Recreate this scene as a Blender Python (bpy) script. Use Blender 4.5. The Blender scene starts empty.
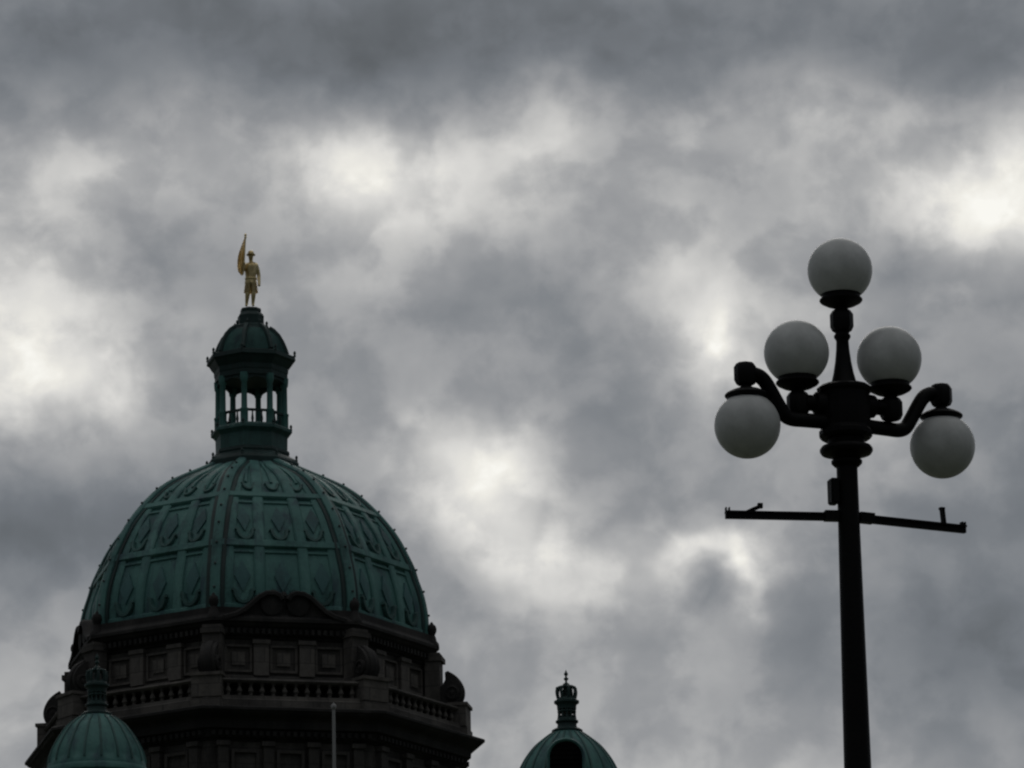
import bpy, bmesh, math, random
from mathutils import Matrix, Vector

random.seed(7)
scene = bpy.context.scene
COL = scene.collection
R = math.radians

# ---------------------------------------------------------------- camera
F, PITCH, ROLL = 5300.0, R(15.0), -0.019          # focal length in pixels of a 1024 px frame
CAM = Vector((0, 0, 1.6))
cam_rot = Matrix.Rotation(math.pi / 2 + PITCH, 4, 'X') @ Matrix.Rotation(ROLL, 4, 'Z')
cd = bpy.data.cameras.new('camera')
cd.sensor_width, cd.lens = 36.0, 36.0 * F / 1024
cd.clip_start, cd.clip_end = 0.1, 8000
cam = bpy.data.objects.new('camera', cd)
cam.matrix_world = Matrix.Translation(CAM) @ cam_rot
COL.objects.link(cam)
scene.camera = cam

# ---------------------------------------------------------------- sky: broken overcast, thick behind, brightened overhead
SUN_AZ, SUN_EL = 2.5, 30.0                        # degrees right of +Y, above the horizon
CLOUD_MASSES = [
    (-6.16,15.72,2.02,1.08,0.278), (5.53,16.81,2.03,0.65,0.287), (-0.77,17.00,2.03,0.65,0.149), (-0.38,13.97,0.78,0.65,0.319),
    (-1.66,18.74,2.05,0.65,-0.167), (2.35,15.64,0.79,0.65,0.192), (4.88,12.10,1.22,1.08,-0.148), (-4.82,13.57,2.00,0.65,-0.128),
    (0.94,13.08,1.22,0.38,0.144), (2.91,19.07,2.06,0.65,-0.070), (-3.93,17.45,2.04,0.38,0.073), (-4.82,14.87,0.78,0.38,0.182),
    (3.32,17.76,2.04,0.38,0.117), (-5.29,18.74,1.26,0.65,-0.122), (0.88,10.49,1.98,1.73,0.048), (5.61,18.53,1.25,0.65,-0.099),
    (-1.22,17.44,0.79,0.38,0.137), (5.84,13.79,0.78,1.08,-0.078), (-3.93,16.16,0.79,0.65,-0.072), (-5.25,11.42,1.99,0.65,0.050),
    (0.15,17.85,0.51,0.38,0.047), (2.71,13.03,0.50,0.38,0.112), (6.00,17.22,0.79,0.38,0.135), (1.08,18.69,1.26,0.65,-0.084),
    (0.98,14.81,0.78,1.08,-0.044), (3.21,14.75,1.23,0.65,0.030), (3.12,12.16,0.50,0.65,-0.073), (1.92,16.51,0.51,0.65,0.071),
    (-5.28,17.02,0.79,0.38,0.081), (0.05,13.10,0.50,0.65,0.100), (-2.61,12.70,1.99,0.65,-0.031), (-0.82,14.41,0.50,0.38,0.084),
    (-1.69,16.15,0.79,0.38,0.058), (4.49,13.41,0.78,0.38,-0.057), (-3.47,19.60,0.80,0.65,-0.096), (-6.14,13.14,1.22,0.38,-0.084),
    (-1.68,17.01,0.51,0.38,0.094), (-3.48,17.88,1.25,0.38,0.049), (4.17,16.44,0.51,0.38,-0.065), (3.07,10.44,1.98,0.38,0.101),
    (0.60,17.84,0.51,0.65,0.081), (2.33,15.20,0.50,0.38,0.106), (4.09,14.28,0.50,0.38,0.059), (-2.19,10.97,1.21,1.08,0.025),
    (-5.27,15.29,1.23,0.38,0.070), (-0.31,17.43,0.51,0.38,0.078), (1.46,16.09,0.51,0.38,0.058), (3.69,15.59,0.51,0.38,0.047),
    (1.81,12.63,1.22,0.38,0.035), (-1.27,13.55,0.50,0.38,-0.035), (-0.27,19.58,1.26,0.38,-0.090), (3.80,18.61,0.80,0.38,-0.041),
    (5.74,11.64,0.50,1.08,-0.039), (5.01,15.11,0.78,0.38,-0.026), (-2.12,17.45,0.51,0.65,0.039), (-4.83,17.45,0.51,0.38,0.056),
    (1.78,13.04,0.22,0.19,0.130),
    (2.14,13.20,0.29,0.13,0.130),
    (2.51,13.02,0.18,0.19,0.150),
    (2.63,12.69,0.12,0.26,0.150),
    (2.17,12.70,0.27,0.30,-0.150),
    (2.36,15.40,0.20,0.19,0.100),
    (5.37,16.87,0.34,0.65,0.030),
    (4.44,16.27,0.45,0.28,-0.090),
    (-1.56,17.12,0.34,0.22,0.030),
    (-0.27,13.75,0.27,0.43,0.030),
    (-0.42,14.16,0.29,0.24,-0.050),
    (0.11,13.26,0.38,0.28,0.040),
    (0.76,12.76,0.44,0.28,0.020),
    (-5.05,15.03,0.67,0.26,0.020),
    (0.42,17.52,0.45,0.22,0.050),
    (0.22,15.90,0.67,0.43,-0.030),
    (3.73,16.65,0.25,0.28,-0.050),
    (4.93,17.11,0.45,0.26,0.040),
    (1.37,12.64,0.55,0.28,0.040),
]
OVERCAST_BACK = 0.33
OVERHEAD_GLOW = 0.33  # unseen brighter sky overhead, added to light the globe tops and dome
GLOBE_TRANSLUCENCY = 0.30

w = bpy.data.worlds.new('World')
scene.world = w
w.use_nodes = True
nt = w.node_tree
nt.nodes.clear()
N, L = nt.nodes, nt.links


def put(sock, v):
    if isinstance(v, bpy.types.NodeSocket):
        L.new(v, sock)
    else:
        sock.default_value = v


def M(op, a, b=None, c=None, clamp=False):
    n = N.new('ShaderNodeMath'); n.operation = op; n.use_clamp = clamp
    for i, v in enumerate((a, b, c)):
        if v is not None:
            put(n.inputs[i], v)
    return n.outputs[0]


def V(op, a, b=None, scale=None):
    n = N.new('ShaderNodeVectorMath'); n.operation = op
    put(n.inputs[0], a)
    if b is not None:
        put(n.inputs[1], b)
    if scale is not None:
        put(n.inputs['Scale'], scale)
    return n.outputs['Value'] if op in ('DOT_PRODUCT', 'LENGTH') else n.outputs['Vector']


def noise(vec, scale, detail, rough, lac=2.0, dist=0.0):
    n = N.new('ShaderNodeTexNoise')
    n.noise_dimensions = '3D'
    put(n.inputs['Vector'], vec)
    n.inputs['Scale'].default_value = scale
    n.inputs['Detail'].default_value = detail
    n.inputs['Roughness'].default_value = rough
    n.inputs['Lacunarity'].default_value = lac
    n.inputs['Distortion'].default_value = dist
    return n


def mrange(v, a, b, c, d, smooth=True):
    n = N.new('ShaderNodeMapRange')
    n.interpolation_type = 'SMOOTHSTEP' if smooth else 'LINEAR'
    for k, x in zip(('Value', 'From Min', 'From Max', 'To Min', 'To Max'), (v, a, b, c, d)):
        put(n.inputs[k], x)
    return n.outputs['Result']


tc = N.new('ShaderNodeTexCoord')
sep = N.new('ShaderNodeSeparateXYZ')
L.new(tc.outputs['Generated'], sep.inputs[0])
dx, dy, dz = sep.outputs
DEG = 180 / math.pi
az = M('MULTIPLY', M('ARCTAN2', dx, dy), DEG)     # compass bearing and height above the horizon, degrees
el = M('MULTIPLY', M('ARCSINE', dz), DEG)
cmb = N.new('ShaderNodeCombineXYZ')
put(cmb.inputs[0], az); put(cmb.inputs[1], el)
P = cmb.outputs[0]
# turbulence bends the cloud masses into ragged shapes
w1 = V('SUBTRACT', noise(P, 0.9, 3, 0.5).outputs['Color'], (0.5, 0.5, 0.5))
w2 = V('SUBTRACT', noise(P, 2.4, 4, 0.5).outputs['Color'], (0.5, 0.5, 0.5))
Q = V('ADD', V('ADD', P, V('SCALE', w1, scale=0.60)), V('SCALE', w2, scale=0.30))
# far away from the bright bank ahead the overcast gets thicker and darker
ahead = M('MULTIPLY', dy, mrange(el, -5, 75, 1.0, 0.0), clamp=True)
acc = mrange(ahead, 0.2, 0.95, OVERCAST_BACK, 145 / 255)
acc = M('ADD', acc, mrange(dz, 0.45, 0.85, 0.0, OVERHEAD_GLOW))
# broad banks everywhere else in the sky
inframe = M('MULTIPLY', mrange(M('ABSOLUTE', az), 6.0, 9.0, 1.0, 0.0),
            mrange(M('ABSOLUTE', M('SUBTRACT', el, 15.0)), 4.8, 7.5, 1.0, 0.0))
bank = M('MULTIPLY', M('SUBTRACT', noise(tc.outputs['Generated'], 6.0, 6, 0.55).outputs['Fac'], 0.5),
         M('SUBTRACT', 0.7, M('MULTIPLY', inframe, 0.7)))
acc = M('ADD', acc, bank)
for (a, e, s, t, amp) in CLOUD_MASSES:
    d = V('MULTIPLY', V('SUBTRACT', Q, (a, e, 0)), (1 / s, 1 / t, 0))
    g = M('EXPONENT', M('MULTIPLY', V('DOT_PRODUCT', d, d), -1.0))
    acc = M('MULTIPLY_ADD', g, amp, acc)
# billows and wisps, stretched along the drifting layers
Q2 = V('MULTIPLY', V('ADD', P, V('SCALE', w1, scale=0.35)), (0.95, 1.06, 1.0))
b1 = M('SUBTRACT', noise(Q2, 1.05, 5, 0.50).outputs['Fac'], 0.5)
b2 = M('SUBTRACT', noise(Q2, 2.5, 5, 0.46).outputs['Fac'], 0.5)
b3 = mrange(noise(Q2, 1.15, 6, 0.52).outputs['Fac'], 0.40, 0.60, -0.5, 0.5)     # ragged cloud edges
acc = M('ADD', acc, M('MULTIPLY', M('MAXIMUM', M('SUBTRACT', acc, 0.60), 0.0), 0.15))
gain = mrange(acc, 0.40, 0.75, 0.50, 1.25)
acc = M('ADD', acc, M('MULTIPLY', gain, M('ADD', M('MULTIPLY', b3, 0.075), M('ADD', M('MULTIPLY', b1, 0.12), M('MULTIPLY', b2, 0.095)))))
acc = M('MINIMUM', M('MAXIMUM', M('ADD', acc, 0.026), 0.10), 0.975)
ramp = N.new('ShaderNodeValToRGB')
ramp.color_ramp.interpolation = 'LINEAR'
cr = ramp.color_ramp


def srgb(r, g, b):
    return tuple(((c / 255) / 12.92 if c / 255 <= 0.04045 else ((c / 255 + 0.055) / 1.055) ** 2.4) for c in (r, g, b)) + (1,)


stops = [(0.0, (0, 0, 0)), (70, (66, 70, 74)), (100, (95, 100, 105)), (115, (110, 115, 121)), (130, (126, 130, 135)), (150, (148, 150, 153)),
         (170, (169, 170, 171)), (190, (190, 190, 189)), (215, (216, 215, 212)), (235, (237, 235, 228)), (255, (255, 254, 248))]
while len(cr.elements) < len(stops):
    cr.elements.new(0.5)
for e_, (p_, c_) in zip(cr.elements, stops):
    e_.position = p_ / 255; e_.color = srgb(*c_)
L.new(acc, ramp.inputs[0])
sky = N.new('ShaderNodeTexSky')
sky.sky_type = 'NISHITA'; sky.sun_disc = False
sky.sun_elevation = R(SUN_EL); sky.sun_rotation = R(SUN_AZ)
bg_sky = N.new('ShaderNodeBackground'); bg_sky.inputs['Strength'].default_value = 0.05
L.new(sky.outputs[0], bg_sky.inputs['Color'])
bg_cl = N.new('ShaderNodeBackground'); bg_cl.inputs['Strength'].default_value = 1.0
L.new(ramp.outputs[0], bg_cl.inputs['Color'])
mixs = N.new('ShaderNodeMixShader'); mixs.inputs[0].default_value = 0.985   # cloud cover
L.new(bg_sky.outputs[0], mixs.inputs[1]); L.new(bg_cl.outputs[0], mixs.inputs[2])
wo = N.new('ShaderNodeOutputWorld')
L.new(mixs.outputs[0], wo.inputs['Surface'])

sd = bpy.data.lights.new('sun', 'SUN')
sd.energy, sd.angle, sd.color = 0.5, R(35), (1.0, 0.97, 0.92)
sun = bpy.data.objects.new('sun', sd)
to_sun = Vector((math.sin(R(SUN_AZ)) * math.cos(R(SUN_EL)), math.cos(R(SUN_AZ)) * math.cos(R(SUN_EL)), math.sin(R(SUN_EL))))
sun.rotation_euler = to_sun.to_track_quat('Z', 'Y').to_euler()
sun.location = (0, 0, 80)
COL.objects.link(sun)

vs = scene.view_settings
vs.view_transform, vs.look, vs.exposure, vs.gamma, vs.use_curve_mapping = 'Standard', 'None', 0.0, 1.0, False
scene.render.engine = 'CYCLES'
scene.cycles.pixel_filter_type = 'BLACKMAN_HARRIS'
scene.cycles.filter_width = 2.3
scene.cycles.max_bounces = 6


# ---------------------------------------------------------------- where a pixel of the photograph lies at distance Y
def ray(px, py):
    return cam_rot.to_3x3() @ Vector(((px - 512) / F, (384 - py) / F, -1.0))


def at(px, py, Y):
    v = ray(px, py)
    return CAM + v * (Y / v.y)


# ---------------------------------------------------------------- materials
def material(name):
    m = bpy.data.materials.new(name); m.use_nodes = True
    t = m.node_tree
    b = t.nodes['Principled BSDF']
    return m, t, b


def add(t, kind, **kw):
    n = t.nodes.new(kind)
    for k, v in kw.items():
        if k in n.inputs:
            n.inputs[k].default_value = v
        else:
            setattr(n, k, v)
    return n


def weathered(name, cols, scale, rough, bump, streak=(1, 1, 0.25), stain=None, stain_amt=0.6, metallic=0.0, spec=0.35, courses=None):
    """Uneven colour: big patches, vertical run-off streaks, fine grain and a bump to match."""
    m, t, b = material(name)
    lk = t.links.new
    co = add(t, 'ShaderNodeTexCoord').outputs['Object']
    mp = add(t, 'ShaderNodeMapping'); mp.inputs['Scale'].default_value = streak; lk(co, mp.inputs['Vector'])
    n1 = add(t, 'ShaderNodeTexNoise', Scale=scale, Detail=7.0, Roughness=0.62); lk(mp.outputs[0], n1.inputs['Vector'])
    n2 = add(t, 'ShaderNodeTexNoise', Scale=scale * 9, Detail=5.0, Roughness=0.6); lk(co, n2.inputs['Vector'])
    rp = add(t, 'ShaderNodeValToRGB')
    el_ = rp.color_ramp.elements
    while len(el_) < len(cols):
        el_.new(0.5)
    for i, c in enumerate(cols):
        el_[i].position = 0.30 + 0.40 * i / (len(cols) - 1)
        el_[i].color = tuple(c) + (1,)
    mx = add(t, 'ShaderNodeMath', operation='MULTIPLY_ADD'); mx.inputs[1].default_value = 0.25
    sb = add(t, 'ShaderNodeMath', operation='SUBTRACT'); sb.inputs[1].default_value = 0.125
    lk(n2.outputs['Fac'], mx.inputs[0]); lk(n1.outputs['Fac'], mx.inputs[2]); lk(mx.outputs[0], sb.inputs[0]); lk(sb.outputs[0], rp.inputs[0])
    out = rp.outputs[0]
    if courses:
        br = add(t, 'ShaderNodeTexBrick', Scale=1.0)
        br.inputs['Brick Width'].default_value, br.inputs['Row Height'].default_value = courses
        br.inputs['Mortar Size'].default_value = 0.02
        br.inputs['Color1'].default_value = (0.92, 0.92, 0.92, 1); br.inputs['Color2'].default_value = (1.1, 1.08, 1.05, 1)
        br.inputs['Mortar'].default_value = (0.6, 0.6, 0.6, 1)
        sx = add(t, 'ShaderNodeSeparateXYZ'); lk(co, sx.inputs[0])
        ad = add(t, 'ShaderNodeMath', operation='ADD'); lk(sx.outputs[0], ad.inputs[0]); lk(sx.outputs[1], ad.inputs[1])
        cb = add(t, 'ShaderNodeCombineXYZ'); lk(ad.outputs[0], cb.inputs[0]); lk(sx.outputs[2], cb.inputs[1])
        lk(cb.outputs[0], br.inputs['Vector'])
        mu = add(t, 'ShaderNodeMix', data_type='RGBA', blend_type='MULTIPLY'); mu.inputs[0].default_value = 1.0
        lk(out, mu.inputs[6]); lk(br.outputs['Color'], mu.inputs[7]); out = mu.outputs[2]
    if stain:
        n3 = add(t, 'ShaderNodeTexNoise', Scale=scale * 2.3, Detail=6.0, Roughness=0.65); lk(mp.outputs[0], n3.inputs['Vector'])
        mr = add(t, 'ShaderNodeMapRange'); mr.inputs[1].default_value = 0.50; mr.inputs[2].default_value = 0.68
        mr.inputs[4].default_value = stain_amt; lk(n3.outputs['Fac'], mr.inputs[0])
        ms = add(t, 'ShaderNodeMix', data_type='RGBA'); lk(mr.outputs[0], ms.inputs[0]); lk(out, ms.inputs[6])
        ms.inputs[7].default_value = tuple(stain) + (1,); out = ms.outputs[2]
    lk(out, b.inputs['Base Color'])
    rr = add(t, 'ShaderNodeMapRange'); rr.inputs[3].default_value = rough - 0.12; rr.inputs[4].default_value = rough + 0.12
    lk(n2.outputs['Fac'], rr.inputs[0]); lk(rr.outputs[0], b.inputs['Roughness'])
    b.inputs['Metallic'].default_value = metallic
    b.inputs['Specular IOR Level'].default_value = spec
    bp = add(t, 'ShaderNodeBump'); bp.inputs['Strength'].default_value = bump; bp.inputs['Distance'].default_value = 0.03
    lk(n2.outputs['Fac'], bp.inputs['Height']); lk(bp.outputs[0], b.inputs['Normal'])
    return m


COPPER = weathered('green_copper_patina', [(0.020, 0.062, 0.062), (0.052, 0.150, 0.138), (0.072, 0.190, 0.172), (0.115, 0.245, 0.225)], 0.75, 0.62, 0.6,
                   stain=(0.030, 0.062, 0.080), stain_amt=0.9, streak=(1, 1, 0.20))
COPPER_MID = weathered('brown_green_copper', [(0.024, 0.062, 0.059), (0.038, 0.100, 0.093), (0.054, 0.138, 0.126)], 0.8, 0.6, 0.35, stain=(0.025, 0.045, 0.042))
COPPER_BLUE = weathered('blue_green_copper', [(0.027, 0.076, 0.083), (0.044, 0.122, 0.124), (0.060, 0.158, 0.156)], 0.9, 0.6, 0.4, stain=(0.022, 0.042, 0.050))
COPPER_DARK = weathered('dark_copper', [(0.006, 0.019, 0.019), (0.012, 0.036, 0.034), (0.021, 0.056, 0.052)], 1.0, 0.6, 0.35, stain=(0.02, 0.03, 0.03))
STONE = weathered('sooty_sandstone', [(0.026, 0.024, 0.023), (0.066, 0.061, 0.057), (0.130, 0.120, 0.110)], 0.6, 0.85, 0.6,
                  stain=(0.016, 0.015, 0.014), streak=(1, 1, 0.4), courses=(1.5, 0.55))
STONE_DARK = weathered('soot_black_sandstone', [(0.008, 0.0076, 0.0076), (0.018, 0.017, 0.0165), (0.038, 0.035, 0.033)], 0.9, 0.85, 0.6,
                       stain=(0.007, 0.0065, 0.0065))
GOLD = weathered('gold_leaf', [(0.42, 0.32, 0.15), (0.66, 0.53, 0.28), (0.88, 0.74, 0.46)], 3.0, 0.30, 0.3, metallic=0.85, spec=0.5)
IRON = weathered('black_painted_iron', [(0.0022, 0.0021, 0.0024), (0.0036, 0.0034, 0.0037), (0.0056, 0.0053, 0.0055)], 4.0, 0.50, 0.12, spec=0.11)
STEEL = weathered('grey_painted_steel', [(0.19, 0.19, 0.19), (0.26, 0.26, 0.26)], 2.0, 0.45, 0.1)
DORMER_SHADE = weathered('dormer_hollow_shade', [(0.0025, 0.0025, 0.003), (0.005, 0.005, 0.005)], 1.5, 0.9, 0.3, spec=0.08)  # near-black colour holds the shade inside the dormer opening
BULB = weathered('dusty_bulb_holder', [(0.03, 0.045, 0.045), (0.06, 0.075, 0.075)], 5.0, 0.5, 0.1)
GROUND = weathered('grass_and_paving', [(0.035, 0.050, 0.020), (0.060, 0.070, 0.035), (0.090, 0.088, 0.070)], 0.15, 0.9, 0.5, streak=(1, 1, 1))


def opal_glass():
    m, t, b = material('opal_white_globe')
    lk = t.links.new
    co = add(t, 'ShaderNodeTexCoord').outputs['Object']
    n1 = add(t, 'ShaderNodeTexNoise', Scale=6.0, Detail=9.0, Roughness=0.72); lk(co, n1.inputs['Vector'])
    rp = add(t, 'ShaderNodeValToRGB')
    rp.color_ramp.elements[0].position = 0.30; rp.color_ramp.elements[0].color = (0.50, 0.51, 0.505, 1)
    rp.color_ramp.elements[1].position = 0.65; rp.color_ramp.elements[1].color = (0.69, 0.70, 0.695, 1)
    lk(n1.outputs['Fac'], rp.inputs[0])
    lk(rp.outputs[0], b.inputs['Base Color'])
    b.inputs['Roughness'].default_value = 0.36
    b.inputs['Specular IOR Level'].default_value = 0.35
    tr = add(t, 'ShaderNodeBsdfTranslucent'); lk(rp.outputs[0], tr.inputs['Color'])
    ms = add(t, 'ShaderNodeMixShader'); ms.inputs[0].default_value = GLOBE_TRANSLUCENCY
    lk(b.outputs[0], ms.inputs[1]); lk(tr.outputs[0], ms.inputs[2])
    lk(ms.outputs[0], t.nodes['Material Output'].inputs['Surface'])
    return m


GLOBE = opal_glass()


# ---------------------------------------------------------------- object helpers
def finish(bm, sharp=38):
    bmesh.ops.recalc_face_normals(bm, faces=bm.faces)
    for f in bm.faces:
        f.smooth = True
    lim = R(sharp)
    for e in bm.edges:
        e.smooth = not (len(e.link_faces) == 2 and e.calc_face_angle(0) > lim)


def obj(name, bm, mat, parent=None, sharp=38):
    finish(bm, sharp)
    me = bpy.data.meshes.new(name)
    bm.to_mesh(me); bm.free()
    me.materials.append(mat)
    o = bpy.data.objects.new(name, me)
    COL.objects.link(o)
    o.parent = parent
    return o


def thing(name, label, cat, loc, rz=0.0, group=None):
    o = bpy.data.objects.new(name, None)
    o.empty_display_size = 0.3
    COL.objects.link(o)
    o.location = loc; o.rotation_euler = (0, 0, rz)
    o['label'] = label; o['category'] = cat
    if group:
        o['group'] = group
    return o


def copy(o, rz=None, loc=None, parent=None):
    c = o.copy(); COL.objects.link(c)
    c.parent = parent or o.parent
    if rz is not None:
        c.rotation_euler = (0, 0, rz)
    if loc is not None:
        c.location = loc
    return c


def box(bm, c, s, m=None):
    r = bmesh.ops.create_cube(bm, size=1.0)
    mat = Matrix.Translation(c) @ Matrix.Diagonal((*s, 1))
    bmesh.ops.transform(bm, matrix=(m @ mat) if m else mat, verts=r['verts'])
    return r['verts']


def lathe(bm, prof, n=32, c=(0, 0), rot=0.0, mod=None, cap=True):
    """prof: (radius, z) from bottom to top or top to bottom."""
    rings = []
    for (r, z) in prof:
        ring = []
        for i in range(n):
            a = rot + 2 * math.pi * i / n
            rr = r * (mod(a, z) if mod else 1)
            ring.append(bm.verts.new((c[0] + rr * math.sin(a), c[1] - rr * math.cos(a), z)))
        rings.append(ring)
    for A, B in zip(rings, rings[1:]):
        for i in range(n):
            bm.faces.new((A[i], A[(i + 1) % n], B[(i + 1) % n], B[i]))
    if cap:
        bm.faces.new(rings[0]); bm.faces.new(rings[-1])
    return rings


def ball(bm, c, r, seg=20, ring=12):
    q = bmesh.ops.create_uvsphere(bm, u_segments=seg, v_segments=ring, radius=r)
    bmesh.ops.translate(bm, verts=q['verts'], vec=c)


def tube(bm, pts, rad, n=14, cap=True):
    pts = [Vector(p) for p in pts]
    rads = rad if isinstance(rad, (list, tuple)) else [rad] * len(pts)
    rings = []
    nrm = None
    for i, p in enumerate(pts):
        tg = (pts[min(i + 1, len(pts) - 1)] - pts[max(i - 1, 0)]).normalized()
        if nrm is None:
            nrm = tg.orthogonal().normalized()
        nrm = (nrm - tg * nrm.dot(tg)).normalized()
        bi = tg.cross(nrm)
        rings.append([bm.verts.new(p + (nrm * math.cos(2 * math.pi * k / n) + bi * math.sin(2 * math.pi * k / n)) * rads[i]) for k in range(n)])
    for A, B in zip(rings, rings[1:]):
        for k in range(n):
            bm.faces.new((A[k], A[(k + 1) % n], B[(k + 1) % n], B[k]))
    if cap:
        bm.faces.new(rings[0]); bm.faces.new(rings[-1])


def prism(bm, poly, t, plane='UZ', off=0.0):
    """Extrude a polygon: 'UZ' faces outward along -Y with thickness t; 'WZ' is a radial plate of width t."""
    fr, bk = [], []
    for (a, z) in poly:
        if plane == 'UZ':
            fr.append(bm.verts.new((a, -(off + t), z))); bk.append(bm.verts.new((a, -off, z)))
        else:
            fr.append(bm.verts.new((t / 2, -a, z))); bk.append(bm.verts.new((-t / 2, -a, z)))
    n = len(poly)
    for i in range(n):
        j = (i + 1) % n
        bm.faces.new((fr[i], fr[j], bk[j], bk[i]))
    bm.faces.new(fr); bm.faces.new(list(reversed(bk)))


def ribbon(bm, pts, nrms, width, height, sink=0.03, closed=False, taper=0.72):
    """A raised moulding following a path on a surface."""
    pts = [Vector(p) for p in pts]; nrms = [Vector(q).normalized() for q in nrms]
    n = len(pts); rings = []
    for i in range(n):
        a = pts[(i - 1) % n] if closed else pts[max(i - 1, 0)]
        b = pts[(i + 1) % n] if closed else pts[min(i + 1, n - 1)]
        tg = (b - a).normalized(); sd_ = nrms[i].cross(tg).normalized()
        h = width / 2
        rings.append([bm.verts.new(pts[i] + sd_ * (k * h) + nrms[i] * hh) for k, hh in ((-1, -sink), (-1, height * 0.55), (-taper, height), (taper, height), (1, height * 0.55), (1, -sink))])
    for i in range(n if closed else n - 1):
        A, B = rings[i], rings[(i + 1) % n]
        for k in range(6):
            bm.faces.new((A[k], A[(k + 1) % 6], B[(k + 1) % 6], B[k]))
    if not closed:
        bm.faces.new(rings[0]); bm.faces.new(list(reversed(rings[-1])))


def catmull(pts, m=6):
    pts = [Vector(p) for p in pts]; out = []
    for i in range(len(pts) - 1):
        p0, p1, p2, p3 = pts[max(i - 1, 0)], pts[i], pts[i + 1], pts[min(i + 2, len(pts) - 1)]
        for k in range(m):
            t = k / m
            out.append(0.5 * ((2 * p1) + (p2 - p0) * t + (2 * p0 - 5 * p1 + 4 * p2 - p3) * t * t + (3 * p1 - p0 - 3 * p2 + p3) * t ** 3))
    out.append(pts[-1])
    return out


def true_profile(outline, s, facet=1.0):
    """Outline of a dome seen from below (half-width, row) -> its meridian: nearer parts of the dome stand higher in view
    than the edge, so the meridian is the envelope of the outline shifted down by s * depth."""
    o = catmull([(h, y, 0) for h, y in outline], 8)
    out = []
    for h, y in outline:
        yy = max(q.y + s * math.sqrt(max(0.0, h * h - q.x * q.x)) for q in o if q.x <= h + 1e-6)
        out.append((h / facet, yy))
    return out


STREET = 4.0       # the street lies above the harbour walk the camera stands on

# ---------------------------------------------------------------- ground
bm = bmesh.new()
xs = [-3000, -800, -200, -60, -20, 20, 60, 200, 800, 3000]
ysz = [(-3000, -0.5), (-300, -0.2), (-40, 0), (6, 0), (12, 0), (13.2, STREET - 0.4), (15, STREET), (40, STREET), (120, STREET), (300, STREET), (1000, STREET), (4000, STREET)]
gv = [[bm.verts.new((x, y, z)) for x in xs] for (y, z) in ysz]
for A, B in zip(gv, gv[1:]):
    for i in range(len(xs) - 1):
        bm.faces.new((A[i], A[i + 1], B[i + 1], B[i]))
g = obj('ground', bm, GROUND, sharp=80)
g['kind'] = 'structure'

# ================================================================ the domed tower
TY = 190.0
t0 = at(252.4, 600, TY)
ST = (t0 - CAM).dot(cam_rot.to_3x3() @ Vector((0, 0, -1))) / F     # metres per pixel at the tower
BASE = Vector((t0.x, TY, STREET))


def tz(row):
    """height above the street of an image row on the tower's axis"""
    return at(252.4, row, TY).z - STREET


tower = thing('domed_tower', 'large octagonal stone tower carrying the big ribbed green copper dome with an open lantern', 'tower', BASE, R(-9.0))
C8, S8 = math.cos(math.pi / 8), math.sin(math.pi / 8)
PI4 = math.pi / 4


def oct_solid(name, rows, mat, parent):
    """rows: (circumradius in px, image row) stacked from the top down"""
    bm = bmesh.new()
    lathe(bm, [(r * ST, tz(y)) for r, y in rows], n=8)
    return obj(name, bm, mat, parent, sharp=20)


def on_faces(o, ks=range(8), at_vertex=False):
    """o is built for sector 0 (facing -Y): turn it and copy it round the octagon"""
    off = 0 if at_vertex else math.pi / 8
    ks = list(ks)
    o.rotation_euler = (0, 0, ks[0] * PI4 + off)
    return [o] + [copy(o, k * PI4 + off) for k in ks[1:]]


# ---- dome shell
raw = true_profile([(20, 459), (34, 464.5), (46, 469.5), (62, 476), (80, 483.5), (95, 492), (109, 502.5), (122.5, 515.5), (135.5, 530.5), (146, 545.5), (154, 561), (160.8, 575.5),
                    (164.5, 588), (169, 601), (172, 614), (174, 630), (174.5, 654)], 0.232, 1.0)[2:]
prof = [(v.x, v.y) for v in catmull([(h * ST, tz(y), 0) for h, y in raw], 4)]     # (R, z), top first
bm = bmesh.new()
lathe(bm, prof, n=8, cap=True)
dome = obj('dome', bm, COPPER, tower, sharp=30)


def dsurf(frac_u, z, absolute=None):
    """point and normal on dome face 0 (sector frame, facing -Y) at height z"""
    for (ra, za), (rb, zb) in zip(prof, prof[1:]):
        if zb <= z <= za:
            f = (za - z) / (za - zb)
            r = ra + (rb - ra) * f
            da, dz = (ra - rb) * C8, za - zb
            nn = Vector((0, -dz, -da)).normalized()
            nn = Vector((0, -abs(dz), abs(da))).normalized()
            u = frac_u * r * S8 if absolute is None else absolute
            return Vector((u, -r * C8, z)), nn
    return dsurf(frac_u, min(max(z, prof[-1][1] + 1e-4), prof[0][1] - 1e-4), absolute)


def zrange(a, b, n=14):
    return [a + (b - a) * i / (n - 1) for i in range(n)]


def surf_path(pairs, absolute=False):
    q = [dsurf(u, z) if not absolute else dsurf(0, z, u) for u, z in pairs]
    return [p for p, _ in q], [n for _, n in q]


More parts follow.
